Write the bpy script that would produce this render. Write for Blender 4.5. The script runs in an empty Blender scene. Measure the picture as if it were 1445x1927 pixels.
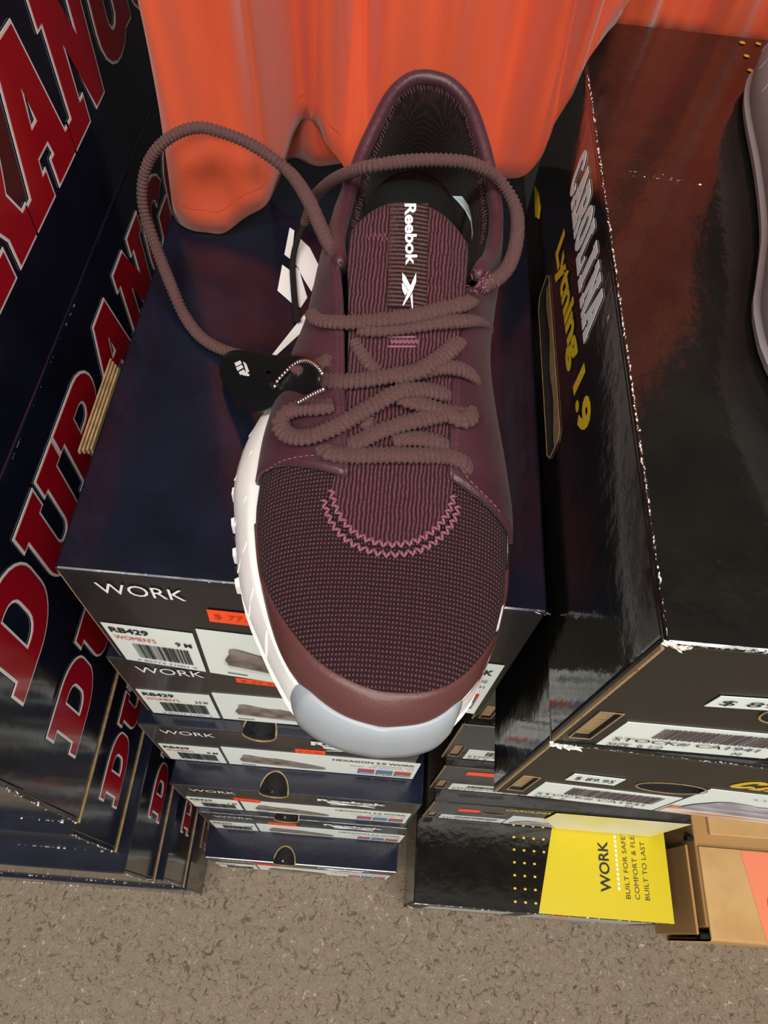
import bpy, bmesh, math, random
import numpy as np
from mathutils import Vector, Matrix
from mathutils.geometry import tessellate_polygon
random.seed(7)
# ---------------------------------------------------------------- camera, world, lights, exposure
F0 = 744e-3          # height of the top of the box stack above the floor; the scene is laid out from that height, lifted at the end
FPX = 1352.142
CR = np.array([[.9952626,.0668802,.0705649],[.0934419,-.858469,-.5042813],[.0268513,.5084861,-.8606515]])
CC = np.array([.1340522,-.1310135,.2964089])
sc = bpy.context.scene
COL = sc.collection
cam = bpy.data.objects.new('camera', bpy.data.cameras.new('camera'))
COL.objects.link(cam); sc.camera = cam
cam.data.sensor_fit = 'VERTICAL'; cam.data.sensor_height = 36; cam.data.lens = FPX/1927*36
cam.data.clip_start = .01
m = np.stack([CR[0], -CR[1], -CR[2]], axis=1)
cam.matrix_world = Matrix.LocRotScale(Vector(CC)+Vector((0,0,F0)), Matrix(m.tolist()), None)
sc.view_settings.view_transform = 'Standard'; sc.view_settings.look = 'None'
sc.view_settings.exposure = 0.0; sc.view_settings.gamma = 1.0; sc.view_settings.use_curve_mapping = False
w = bpy.data.worlds.new('world'); sc.world = w; w.use_nodes = True
w.node_tree.nodes['Background'].inputs[0].default_value = (.95,.97,1,1)
w.node_tree.nodes['Background'].inputs[1].default_value = .36
def area(name, loc, target, sx, sy, power, col=(1,.95,.88)):
    l = bpy.data.lights.new(name, 'AREA'); l.shape = 'RECTANGLE'; l.size = sx; l.size_y = sy; l.energy = power; l.color = col
    o = bpy.data.objects.new(name, l); COL.objects.link(o); o.location = loc
    o.rotation_euler = (Vector(target)-Vector(loc)).to_track_quat('-Z','Y').to_euler()
    return o
area('ceiling_lamp_light', (.9,-.75,2.72), (.9,-.75,0), 1.2, .3, 34)
area('ceiling_lamp_light', (-.5,-.95,2.72), (-.5,-.95,0), 1.2, .3, 34)
area('ceiling_lamp_light', (.1,-2.3,2.72), (.1,-2.3,0), 1.2, .3, 60)

def at(u, v, z=None, x=None, y=None):
    """point in the place (heights from the stack top) seen at photo pixel u,v on one plane"""
    d = CR.T @ np.array([(u-722.5)/FPX, (v-963.5)/FPX, 1.0])
    if z is not None: t = (z-CC[2])/d[2]
    elif x is not None: t = (x-CC[0])/d[0]
    else: t = (y-CC[1])/d[1]
    return Vector(CC + d*t)

# ---------------------------------------------------------------- materials
def lin(c):
    if isinstance(c, str): c = [int(c[i:i+2],16)/255 for i in (0,2,4)]
    return tuple((x/12.92 if x <= .04045 else ((x+.055)/1.055)**2.4) for x in c)+(1,)
MATS = {}
def mat(name, col, rough=.5, bump=0, bscale=200, col2=None, cscale=100, metal=0, coat=0, spec=.5, sheen=0, stretch=(1,1,1), crough=.1, bdist=.001, contrast=(.35,.65)):
    if name in MATS: return MATS[name]
    m = bpy.data.materials.new(name); m.use_nodes = True; MATS[name] = m
    nt = m.node_tree; b = nt.nodes['Principled BSDF']
    b.inputs['Base Color'].default_value = lin(col); b.inputs['Roughness'].default_value = rough
    b.inputs['Metallic'].default_value = metal; b.inputs['Coat Weight'].default_value = coat; b.inputs['Coat Roughness'].default_value = crough
    b.inputs['Specular IOR Level'].default_value = spec; b.inputs['Sheen Weight'].default_value = sheen
    tc = nt.nodes.new('ShaderNodeTexCoord'); mp = nt.nodes.new('ShaderNodeMapping'); mp.inputs['Scale'].default_value = stretch
    nt.links.new(tc.outputs['Object'], mp.inputs['Vector'])
    if col2:
        n = nt.nodes.new('ShaderNodeTexNoise'); n.inputs['Scale'].default_value = cscale; n.inputs['Detail'].default_value = 4
        r = nt.nodes.new('ShaderNodeValToRGB'); r.color_ramp.elements[0].color = lin(col); r.color_ramp.elements[1].color = lin(col2)
        r.color_ramp.elements[0].position, r.color_ramp.elements[1].position = contrast
        nt.links.new(mp.outputs[0], n.inputs['Vector']); nt.links.new(n.outputs['Fac'], r.inputs[0]); nt.links.new(r.outputs[0], b.inputs['Base Color'])
    if bump:
        n = nt.nodes.new('ShaderNodeTexNoise'); n.inputs['Scale'].default_value = bscale; n.inputs['Detail'].default_value = 3
        bp = nt.nodes.new('ShaderNodeBump'); bp.inputs['Strength'].default_value = bump; bp.inputs['Distance'].default_value = bdist
        nt.links.new(mp.outputs[0], n.inputs['Vector']); nt.links.new(n.outputs['Fac'], bp.inputs['Height']); nt.links.new(bp.outputs[0], b.inputs['Normal'])
    return m
def weave(name, c1, c2, sx, sy, mode='MUL', rough=.85, bump=.6, dist=.0006, distort=.6, ramp=(.25,.8)):
    """knit and woven cloth: two crossed bands of yarn, coloured in the valleys and on the crests"""
    m = bpy.data.materials.new(name); m.use_nodes = True; MATS[name] = m
    nt = m.node_tree; N = nt.nodes.new; L = nt.links.new; b = nt.nodes['Principled BSDF']
    b.inputs['Roughness'].default_value = rough; b.inputs['Specular IOR Level'].default_value = .25; b.inputs['Sheen Weight'].default_value = .03
    tc = N('ShaderNodeTexCoord')
    def wv(ax, s):
        x = N('ShaderNodeTexWave'); x.bands_direction = ax; x.inputs['Scale'].default_value = s
        x.inputs['Distortion'].default_value = distort; x.inputs['Detail'].default_value = 2; x.inputs['Detail Scale'].default_value = 1.0
        L(tc.outputs['Object'], x.inputs['Vector']); return x
    a = wv('X', sx)
    if sy:
        c = wv('Y', sy); mm = N('ShaderNodeMath'); mm.operation = 'MULTIPLY' if mode == 'MUL' else 'MAXIMUM'
        L(a.outputs['Fac'], mm.inputs[0]); L(c.outputs['Fac'], mm.inputs[1]); h = mm.outputs[0]
    else: h = a.outputs['Fac']
    ns = N('ShaderNodeTexNoise'); ns.inputs['Scale'].default_value = 700; ns.inputs['Detail'].default_value = 2; L(tc.outputs['Object'], ns.inputs['Vector'])
    m2 = N('ShaderNodeMath'); m2.operation = 'MULTIPLY'; L(h, m2.inputs[0])
    m3 = N('ShaderNodeMath'); m3.operation = 'MULTIPLY_ADD'; L(ns.outputs['Fac'], m3.inputs[0]); m3.inputs[1].default_value = 1.6; m3.inputs[2].default_value = .1
    L(m3.outputs[0], m2.inputs[1])
    r = N('ShaderNodeValToRGB'); r.color_ramp.elements[0].color = lin(c1); r.color_ramp.elements[1].color = lin(c2)
    r.color_ramp.elements[0].position, r.color_ramp.elements[1].position = ramp
    L(m2.outputs[0], r.inputs[0]); L(r.outputs[0], b.inputs['Base Color'])
    bp = N('ShaderNodeBump'); bp.inputs['Strength'].default_value = bump; bp.inputs['Distance'].default_value = dist
    L(m2.outputs[0], bp.inputs['Height']); L(bp.outputs[0], b.inputs['Normal'])
    return m
M_navy = mat('navy_printed_card', '10131f', .16, .12, 60, '161a2a', 30, coat=.3, bdist=.002)
M_black = mat('black_printed_card', '141311', .12, .25, 90, '1b1a17', 40, coat=.5, bdist=.002)
M_char = mat('charcoal_printed_card', '14151a', .3, .08, 80, coat=.2)
M_cfront = mat('satin_black_card', '1d1b17', .42, .05, 80)
M_kraft = mat('kraft_board', 'a88c64', .85, .3, 300, '8a6f4c', 150, stretch=(1,1,6))
M_brown = mat('brown_carton', 'c69f69', .75, .1, 200, 'b98f5a', 20)
M_inside = mat('board_inside', '2e261c', .9)
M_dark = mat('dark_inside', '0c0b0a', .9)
M_white = mat('white_label_paper', 'e4ebe6', .5)
M_wink = mat('white_ink', 'eef0f0', .45)
M_ink = mat('black_ink', '17181a', .6)
M_grey = mat('grey_ink', '6d7072', .6)
M_redink = mat('red_ink', 'd03a30', .6)
M_blueink = mat('blue_ink', '4a78b5', .6)
M_orange = mat('orange_price_sticker', 'ff5420', .5)
M_dred = mat('crimson_print', 'a60f20', .2, coat=.3)
M_yellow = mat('yellow_print', 'cdb80e', .35)
M_gold = mat('gold_print', 'd8b52e', .4)
M_wear = mat('worn_paper_edge', 'c9c2b4', .7, col2='f2efe6', cscale=400)
M_shoepic = mat('printed_shoe_picture', '5b4e46', .5, col2='8f857c', cscale=80)
M_sole = mat('white_foam', 'f4f1ee', .45, .1, 150)
M_toe = mat('grey_rubber', '9aa1a8', .35, .15, 120)
M_synth = mat('maroon_synthetic', '45212c', .42, .25, 350, '3a1b24', 60, sheen=.08)
M_rand = mat('maroon_toe_film', '57302f', .42, .12, 500)
M_mesh = weave('maroon_knit_mesh', '1e0b10', '7c4650', 230, 190, bump=1.0, dist=.0009, distort=1.2, ramp=(.14,.85))
M_knit = weave('maroon_rib_knit', '260d13', '633840', 200, None, bump=.9, distort=3.0, ramp=(.15,.85))
M_lining = weave('dark_lining_knit', '170a09', '40241f', 260, 200, bump=.6, distort=1.0)
M_lace = mat('plum_brown_lace', '3f2625', .85, .5, 2200, '624140', 1500, sheen=.05, contrast=(.25,.75))
M_tape = weave('dark_woven_tape', '1c0c10', '5c3d3b', 6, 190, mode='MAX', bump=.8, distort=.2)
M_stitch = mat('pink_stitching_thread', '84505e', .7)
M_thread = mat('plum_thread', '7a3d52', .7)
M_tag = mat('black_soft_rubber', '121415', .4, .1, 200)
M_steel = mat('polished_steel', 'c9c6c2', .18, metal=1)
M_shirt = mat('orange_cotton', 'cf5027', .85, .25, 900, 'bf411d', 12, sheen=.25, stretch=(1,1,.12))
M_carpet = None
def carpet():
    m = bpy.data.materials.new('speckled_carpet'); m.use_nodes = True; nt = m.node_tree; N = nt.nodes.new; L = nt.links.new
    b = nt.nodes['Principled BSDF']; b.inputs['Roughness'].default_value = .95; b.inputs['Specular IOR Level'].default_value = .1
    tc = N('ShaderNodeTexCoord')
    n = N('ShaderNodeTexNoise'); n.inputs['Scale'].default_value = 105; n.inputs['Detail'].default_value = 6; n.inputs['Roughness'].default_value = .78; n.inputs['Distortion'].default_value = 1.3
    r = N('ShaderNodeValToRGB'); e = r.color_ramp.elements
    e[0].position = .3; e[0].color = lin('453c34'); e[1].position = .72; e[1].color = lin('d0bfa6')
    for p, c in ((.42,'6b5f53'), (.5,'958673'), (.56,'6c665b'), (.63,'ab9a83')): k = e.new(p); k.color = lin(c)
    L(tc.outputs['Object'], n.inputs['Vector']); L(n.outputs['Fac'], r.inputs[0]); L(r.outputs[0], b.inputs['Base Color'])
    bp = N('ShaderNodeBump'); bp.inputs['Strength'].default_value = .6; bp.inputs['Distance'].default_value = .004; L(n.outputs['Fac'], bp.inputs['Height']); L(bp.outputs[0], b.inputs['Normal'])
    return m
M_carpet = carpet()

# ---------------------------------------------------------------- helpers
ROOTS = []
def thing(name, label, cat, loc=(0,0,0), rz=0, group=None):
    o = bpy.data.objects.new(name, None); o.empty_display_size = .02; COL.objects.link(o)
    o.matrix_world = Matrix.Translation(Vector(loc)) @ Matrix.Rotation(rz, 4, 'Z')
    o['label'] = label; o['category'] = cat
    if group: o['group'] = group
    ROOTS.append(o); return o
WM = {}
def wm(o): return o.matrix_world if o.parent is None else wm(o.parent)
def obj(name, verts, faces, m, parent=None, smooth=False, local=False, label=None, kind=None):
    """one mesh object; verts are points of the place, or of the parent's frame when local"""
    me = bpy.data.meshes.new(name)
    vs = [Vector(v) for v in verts]
    if parent is not None and not local:
        inv = wm(parent).inverted(); vs = [inv @ v for v in vs]
    me.from_pydata([tuple(v) for v in vs], [], [tuple(f) for f in faces])
    bm = bmesh.new(); bm.from_mesh(me); bmesh.ops.recalc_face_normals(bm, faces=bm.faces); bm.to_mesh(me); bm.free()
    if smooth:
        for p in me.polygons: p.use_smooth = True
    o = bpy.data.objects.new(name, me); COL.objects.link(o)
    me.materials.append(m)
    if parent is not None: o.parent = parent
    if label: o['label'] = label
    if kind: o['kind'] = kind
    return o
class G:
    def __init__(s): s.v = []; s.f = []
    def add(s, v, f):
        n = len(s.v); s.v += [Vector(p) for p in v]; s.f += [tuple(i+n for i in q) for q in f]; return s
    def box(s, a, b):
        x0,y0,z0 = a; x1,y1,z1 = b
        return s.add([(x0,y0,z0),(x1,y0,z0),(x1,y1,z0),(x0,y1,z0),(x0,y0,z1),(x1,y0,z1),(x1,y1,z1),(x0,y1,z1)],
              [(3,2,1,0),(4,5,6,7),(0,1,5,4),(1,2,6,5),(2,3,7,6),(3,0,4,7)])
    def grid(s, rows, closed=False, close_rows=False):
        n = len(rows[0]); v = [p for r in rows for p in r]; f = []
        R = len(rows)
        for i in range(R if close_rows else R-1):
            j2 = (i+1) % R
            for j in range(n if closed else n-1):
                k = (j+1) % n
                f.append((i*n+j, i*n+k, j2*n+k, j2*n+j))
        return s.add(v, f)
    def ball(s, c, r, n=8, mm=6):
        rows = []
        for i in range(mm+1):
            t = math.pi*i/mm; rr = max(math.sin(t), .02)*r
            rows.append([Vector(c)+Vector((rr*math.cos(2*math.pi*j/n), rr*math.sin(2*math.pi*j/n), r*math.cos(t))) for j in range(n)])
        return s.grid(rows, closed=True)
    def out(s, name, m, parent=None, **k): return obj(name, s.v, s.f, m, parent, **k)
def rounded_box_mesh(sx, sy, sz, bev=.0012, seg=2, cuts=0):
    bm = bmesh.new(); bmesh.ops.create_cube(bm, size=1)
    for v in bm.verts: v.co = Vector(((v.co.x+.5)*sx, (v.co.y+.5)*sy, (v.co.z+.5)*sz))
    if bev: bmesh.ops.bevel(bm, geom=bm.edges[:], offset=bev, segments=seg, profile=.5, affect='EDGES')
    if cuts: bmesh.ops.subdivide_edges(bm, edges=[e for e in bm.edges if e.calc_length() > .02], cuts=cuts, use_grid_fill=True)
    g = G(); bm.verts.index_update(); g.add([v.co.copy() for v in bm.verts], [[v.index for v in f.verts] for f in bm.faces]); bm.free(); return g
def cmr(P, n=8, closed=False):
    """Catmull-Rom through points"""
    P = [Vector(p) for p in P]; out = []; N = len(P)
    rng = range(N) if closed else range(N-1)
    for i in rng:
        if closed: p0,p1,p2,p3 = P[i-1],P[i],P[(i+1)%N],P[(i+2)%N]
        else: p0 = P[max(i-1,0)]; p1 = P[i]; p2 = P[i+1]; p3 = P[min(i+2,N-1)]
        for k in range(n):
            t = k/n
            out.append(.5*((2*p1)+(p2-p0)*t+(2*p0-5*p1+4*p2-p3)*t*t+(3*p1-p0-3*p2+p3)*t**3))
    if not closed: out.append(P[-1].copy())
    return out
def resample(P, step=None, n=None):
    d = [0]
    for a, b in zip(P, P[1:]): d.append(d[-1]+(b-a).length)
    if n is None: n = max(2, int(d[-1]/step)+1)
    out = []; j = 0
    for i in range(n):
        s = d[-1]*i/(n-1)
        while j < len(d)-2 and d[j+1] < s: j += 1
        t = (s-d[j])/max(d[j+1]-d[j],1e-9); out.append(P[j].lerp(P[j+1], min(max(t,0),1)))
    return out
def tube(P, rw, rh=None, seg=8, rib=0, period=.002, step=None, up=(0,0,1), taper=True, g=None):
    rh = rh or rw
    P = resample(P, step) if step else P
    rows = []; s = 0; n = len(P); u0 = None
    for i, p in enumerate(P):
        t = (P[min(i+1,n-1)]-P[max(i-1,0)]).normalized()
        if i: s += (P[i]-P[i-1]).length
        u = Vector(up) if u0 is None else u0
        if abs(t.dot(Vector(up))) < .85: u = u.lerp(Vector(up), .15) if u0 is not None else Vector(up)
        u = (u - t*u.dot(t)).normalized(); u0 = u
        sd = t.cross(u)
        k = 1+rib*(2*abs((s/period) % 1-.5)-.5)*2
        e = 1
        if taper and (i == 0 or i == n-1): e = .35
        rows.append([p+sd*rw*k*e*math.cos(2*math.pi*j/seg)+u*rh*k*e*math.sin(2*math.pi*j/seg) for j in range(seg)])
    g = g or G(); b = len(g.v); g.grid(rows, closed=True)
    g.f.append(tuple(b+j for j in range(seg))); g.f.append(tuple(b+(n-1)*seg+j for j in reversed(range(seg))))
    return g
# flat print: polygons (with holes) laid in a frame
class Frame:
    def __init__(s, o, r, u, warp=None): s.o = Vector(o); s.r = Vector(r).normalized(); s.u = Vector(u).normalized(); s.n = s.r.cross(s.u); s.w = warp
    def p(s, a, b, h=0.0):
        q = s.o+s.r*a+s.u*b+s.n*h
        return s.w(q) if s.w else q
def fill(polys, fr, name, m, parent, h=.0004, local=True, label=None, sub=None):
    g = G()
    for loops in polys:
        loops = [loops] if not isinstance(loops[0][0], (tuple, list)) else loops
        flat = [q for l in loops for q in l]
        tri = tessellate_polygon([[Vector((q[0],q[1],0)) for q in l] for l in loops])
        if fr.w:            # follow the bulge of a bent board
            st = [tuple(flat[i] for i in t) for t in tri]
            while st:
                t = st.pop(); L = [math.dist(t[i], t[(i+1) % 3]) for i in range(3)]; k = L.index(max(L))
                if L[k] > .014:
                    a_, b_, c_ = t[k], t[(k+1) % 3], t[(k+2) % 3]; mid = ((a_[0]+b_[0])/2, (a_[1]+b_[1])/2); st += [(a_, mid, c_), (mid, b_, c_)]
                else: g.add([fr.p(q[0],q[1],h) for q in t], [(0,1,2)])
            continue
        n0 = len(flat)
        g.add([fr.p(q[0],q[1],h) for q in flat]+[fr.p(q[0],q[1],h-.00025) for q in flat], list(tri))
        b = len(g.v)-2*n0; off = 0
        for l in loops:
            for i in range(len(l)):
                j = (i+1) % len(l); g.f.append((b+off+i, b+off+j, b+n0+off+j, b+n0+off+i))
            off += len(l)
    return g.out(name, m, parent, local=local, label=label)
def rect(x0,x1,z0,z1): return [(x0,z0),(x1,z0),(x1,z1),(x0,z1)]
def text(s, fr, x0, z0, w, hgt, name, m, parent, bold=0.0, shear=0, h=.0007, local=True, space=1.0, slope=0):
    """lettering fitted to a width and height"""
    cu = bpy.data.curves.new('t', 'FONT'); cu.body = s; cu.offset = bold; cu.resolution_u = 3; cu.shear = shear; cu.space_character = space
    o = bpy.data.objects.new('t', cu); COL.objects.link(o)
    dg = bpy.context.evaluated_depsgraph_get(); dg.update()
    me = bpy.data.meshes.new_from_object(o.evaluated_get(dg))
    vs = [v.co.copy() for v in me.vertices]; fs = [tuple(p.vertices) for p in me.polygons]
    bpy.data.objects.remove(o); bpy.data.curves.remove(cu); bpy.data.meshes.remove(me)
    xs = [v.x for v in vs]; ys = [v.y for v in vs]; kx = w/(max(xs)-min(xs)); ky = hgt/(max(ys)-min(ys)); mx = min(xs); my = min(ys)
    g = G(); g.add([fr.p(x0+(v.x-mx)*kx, z0+(v.y-my)*ky+slope*(v.x-mx)*kx, h) for v in vs], fs)
    return g.out(name, m, parent, local=local)
def barcode(fr, x0, x1, z0, z1, name, parent, n=34, h=.0007, seed=1, m=None):
    r = random.Random(seed); P = []; x = x0; st = (x1-x0)/n
    while x < x1:
        wd = st*r.choice((.35,.5,.9)); P.append(rect(x, min(x+wd,x1), z0, z1)); x += wd+st*r.choice((.3,.5,.7))
    return fill(P, fr, name, m or M_ink, parent, h)
def arc(cx, cy, rx, ry, a0, a1, n=7): return [(cx+rx*math.cos(math.radians(a0+(a1-a0)*i/n)), cy+ry*math.sin(math.radians(a0+(a1-a0)*i/n))) for i in range(n+1)]
GL = {
 'D': [[(0,0)]+[(.5,0)]+arc(.5,.38,.47,.38,-90,0)+arc(.5,.62,.47,.38,0,90)+[(0,1),(0,.8),(.12,.8),(.12,.2),(0,.2)], [(.4,.22)]+[(.4,.78),(.5,.78)]+arc(.5,.6,.18,.18,90,0,4)+arc(.5,.4,.18,.18,0,-90,4)],
 'U': [[(0,1),(0,.8),(.1,.8)]+arc(.36,.3,.26,.3,180,270)+arc(.62,.3,.26,.3,270,360)+[(.88,.8),(.98,.8),(.98,1),(.56,1),(.56,.8),(.64,.8)]+arc(.53,.34,.11,.12,0,-90,4)+arc(.49,.34,.11,.12,-90,-180,4)+[(.38,.8),(.46,.8),(.46,1)]],
 'R': [[(0,0),(.48,0),(.48,.2),(.38,.2),(.38,.36),(.5,.36),(.62,.2),(.62,0),(1,0),(1,.2),(.92,.2),(.8,.4)]+arc(.6,.7,.34,.3,-35,90)+[(0,1),(0,.8),(.1,.8),(.1,.2),(0,.2)], [(.38,.56),(.38,.8),(.56,.8)]+arc(.56,.68,.11,.12,90,-90,5)],
 'A': [[(-.04,0),(.42,0),(.42,.18),(.34,.18),(.37,.3),(.62,.3),(.66,.18),(.58,.18),(.58,0),(1.04,0),(1.04,.18),(.96,.18),(.68,1),(.3,1),(.06,.18),(-.04,.18)], [(.43,.46),(.5,.72),(.57,.46)]],
 'N': [[(0,0),(.44,0),(.44,.18),(.34,.18),(.34,.6),(.68,0),(.92,0),(.92,.82),(1,.82),(1,1),(.58,1),(.58,.82),(.68,.82),(.68,.5),(.36,1),(0,1),(0,.82),(.1,.82),(.1,.18),(0,.18)]],
 'G': [[(.62,.52),(1,.52),(1,.1),(.8,.1)]+arc(.5,.34,.44,.34,-50,-180)+arc(.5,.66,.44,.34,180,20)+[(.66,.66)]+arc(.5,.66,.14,.14,0,180,5)+arc(.5,.34,.14,.14,180,330,5)+[(.62,.34)]],
 'O': [arc(.5,.36,.46,.36,180,360,9)+arc(.5,.64,.46,.36,0,180,9), arc(.5,.36,.16,.16,180,360,5)+arc(.5,.64,.16,.16,0,180,5)],
 'C': [[(.95,.3)]+arc(.5,.36,.45,.36,-15,-180,9)+arc(.5,.64,.45,.36,180,15,9)+[(.66,.66)]+arc(.5,.66,.15,.16,0,180,5)+arc(.5,.34,.15,.16,180,360,5)],
 'L': [[(0,0),(.9,0),(.9,.42),(.72,.42),(.72,.18),(.4,.18),(.4,.84),(.5,.84),(.5,1),(0,1),(0,.84),(.1,.84),(.1,.16),(0,.16)]],
 'I': [[(.1,0),(.7,0),(.7,.16),(.6,.16),(.6,.84),(.7,.84),(.7,1),(.1,1),(.1,.84),(.2,.84),(.2,.16),(.1,.16)]],
}
def offs(loop, d):
    """move a polygon's sides outward by d (mitred)"""
    n = len(loop); A = sum(loop[i][0]*loop[(i+1)%n][1]-loop[(i+1)%n][0]*loop[i][1] for i in range(n))
    s = 1 if A > 0 else -1; out = []
    L = [loop[i] for i in range(n) if (abs(loop[i][0]-loop[i-1][0])+abs(loop[i][1]-loop[i-1][1])) > 1e-6]; n = len(L)
    for i in range(n):
        a, b, c = Vector(L[i-1]), Vector(L[i]), Vector(L[(i+1)%n])
        e1 = (b-a).normalized(); e2 = (c-b).normalized()
        n1 = Vector((e1.y,-e1.x))*s; n2 = Vector((e2.y,-e2.x))*s
        mm = n1+n2; k = mm.length_squared
        mm = mm*(2/k) if k > .5 else n1*1.4
        out.append(tuple(b+mm*d))
    return out
def slab_word(word, fr, x0, z0, wd, hgt, adv, name, m, parent, m_out=None, out=.0, shear=0, h=.0006, slope=0, gap=.9):
    P = []; Q = []
    for k, ch in enumerate(word):
        def T(l): return [(x0+k*adv+p[0]*wd+shear*p[1]*hgt, z0+p[1]*hgt+slope*(k*adv+p[0]*wd)) for p in l]
        loops = [T(l) for l in GL[ch]]; P.append(loops)
        if m_out: Q.append([offs(loops[0], out)]+[offs(l, -out) for l in loops[1:]])
    if m_out:
        o = fill(Q, fr, name+'_outline', m_out, parent, h)
        fill(P, fr, name, m, o, h+.0003)
    else: o = fill(P, fr, name, m, parent, h)
    return o
VECTOR = [[(0,.72),(.14,1.0),(.5,.62),(.42,.5)],[(.08,.5),(.3,.56),(.5,.35),(.36,.28)],[(.36,.62),(1,1),(.62,.42),(.44,.42)],[(.02,.18),(.6,.5),(.75,.42),(.4,.1),(.0,0)]]
def vector_mark(fr, x0, z0, w_, h_, name, m, parent, h=.0007, flip=False):
    """the slanted crossing strokes of the maker's mark"""
    S = [[(0,1),(.1,1),(.62,.52),(.52,.44)], [(0,.78),(.03,.62),(.42,.34),(.53,.41)], [(.98,1),(1,1),(.72,.5),(.1,0),(.06,0),(.64,.62)], [(.62,.38),(.72,.46),(1,.1),(.98,0)]]
    return fill([[(x0+p[0]*w_, z0+p[1]*h_) for p in l] for l in S], fr, name, m, parent, h)
def wear(a, b, n, size, parent, name='worn_edge', seed=3, m=None, spread=.4, local=True):
    """little torn flecks of bare paper along a box edge"""
    r = random.Random(seed); a = Vector(a); b = Vector(b); g = G()
    for i in range(n):
        c = a.lerp(b, r.random()); s = size*r.uniform(.25,1)
        c = c+Vector([r.uniform(-1,1)*size*spread for _ in range(3)])*.5
        g.add([c+Vector([r.uniform(-1,1)*s*.6 for _ in range(3)])+(b-a).normalized()*s*q for q in (1,-1,.3,-.3)], [(0,1,2),(0,1,3),(1,2,3),(0,2,3)])
    return g.out(name, m or M_wear, parent, local=local)

def carve(o, cutters):
    """cut round finger holes and slots into a board"""
    cs = []
    for g in cutters:
        c = obj('cut', g.v, g.f, M_dark); c.parent = o.parent; cs.append(c)
        md = o.modifiers.new('b','BOOLEAN'); md.operation = 'DIFFERENCE'; md.object = c; md.solver = 'EXACT'
    dg = bpy.context.evaluated_depsgraph_get(); dg.update()
    me = bpy.data.meshes.new_from_object(o.evaluated_get(dg)); o.modifiers.clear(); me.name = o.name
    co = np.array([v.co for v in o.data.vertices]); lo, hi = co.min(0), co.max(0); o.data = me
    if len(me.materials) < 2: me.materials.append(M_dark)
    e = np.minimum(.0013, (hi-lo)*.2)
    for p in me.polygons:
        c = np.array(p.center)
        if (c > lo+e).all() and (c < hi-e).all(): p.material_index = 1  # cut walls coloured near black: a deep hole's shade put into the colour
    for c in cs: bpy.data.objects.remove(c)
    return o
def disc_cut(x, z, rx, rz, depth=.03, y=-.005, n=20):
    g = G(); g.grid([[(x+rx*math.cos(2*math.pi*j/n), yy, z+rz*math.sin(2*math.pi*j/n)) for j in range(n)] for yy in (y, depth)], closed=True)
    g.f.append(tuple(reversed(range(n)))); g.f.append(tuple(range(n,2*n))); return g
def poly_ring(pts, fr, wd, name, m, parent, h=.0006):
    """raw cardboard lip around a hole"""
    return fill([[offs(pts, wd), pts]], fr, name, m, parent, h)

# ---------------------------------------------------------------- the setting
def struct(name, g, m): 
    o = g.out(name, m); o['kind'] = 'structure'; ROOTS.append(o); return o
struct('floor', G().box((-2.2,-3,-F0-.05),(2.6,1.2,-F0)), M_carpet)
M_wall = mat('painted_wall', '3b3735', .8)
M_ceil = mat('ceiling_tile', 'd8d6d0', .9, .2, 200)
struct('wall_back', G().box((-2.2,.95,-F0),(2.6,1.05,2.05)), M_wall)
struct('ceiling', G().box((-2.2,-3,2.03),(2.6,1.2,2.1)), M_ceil)
# ---------------------------------------------------------------- shoe boxes
def ell_cut(c, r, n=14):
    g = G(); rows = []
    for i in range(9):
        t = math.pi*i/8; k = max(math.sin(t), .03)
        rows.append([(c[0]+r[0]*k*math.cos(2*math.pi*j/n), c[1]+r[1]*k*math.sin(2*math.pi*j/n), c[2]+r[2]*math.cos(t)) for j in range(n)])
    g.grid(rows, closed=True); g.f.append(tuple(range(n))); g.f.append(tuple(8*n+j for j in reversed(range(n)))); return g
def local_box(sx, sy, sz, o=(0,0,0), bev=.001, warp=None, sub=False):
    g = rounded_box_mesh(sx, sy, sz, bev, cuts=14 if warp else 0); g.v = [v+Vector(o) for v in g.v]
    if warp: g.v = [warp(v) for v in g.v]
    return g
class Box:
    def __init__(s, name, label, loc, w, d, h, mat_, rz=0, group=None, front=None, warp=None, lid=True, holes=(), cat='shoe box', top=None):
        s.w, s.d, s.h = w, d, h
        s.root = thing(name, label, cat, (loc[0], loc[1], loc[2]-h), rz, group)
        s.warp = warp
        b = local_box(w, d-.003, h-.0035, (0,.003,0), warp=warp).out('body', mat_, s.root, local=True)
        f = local_box(w, .003, h-.0035, (0,0,0), .0006, warp).out('front_panel', front or mat_, s.root, local=True)
        l = local_box(w+.001, d+.001, .0035, (-.0005,-.0005,h-.0035), .0012, warp).out('lid', top or mat_, s.root, local=True)
        s.body, s.panel, s.lid = b, f, l
        if holes:
            for c in holes: carve(b, [c]); carve(f, [c]); carve(l, [c])
        s.front = Frame((0,0,h), (1,0,0), (0,0,1), warp)
        s.left = Frame((0,0,h), (0,-1,0), (0,0,1), warp)
        s.right = Frame((w,0,h), (0,1,0), (0,0,1), warp)
        s.top = Frame((0,0,h), (1,0,0), (0,1,0), warp)
    def strip(s, a, b, r, name='board_edge', m=None):
        g = G().box(a, b)
        if s.warp: g.v = [s.warp(v) for v in g.v]
        return g.out(name, m or M_kraft, s.root, local=True)

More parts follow.
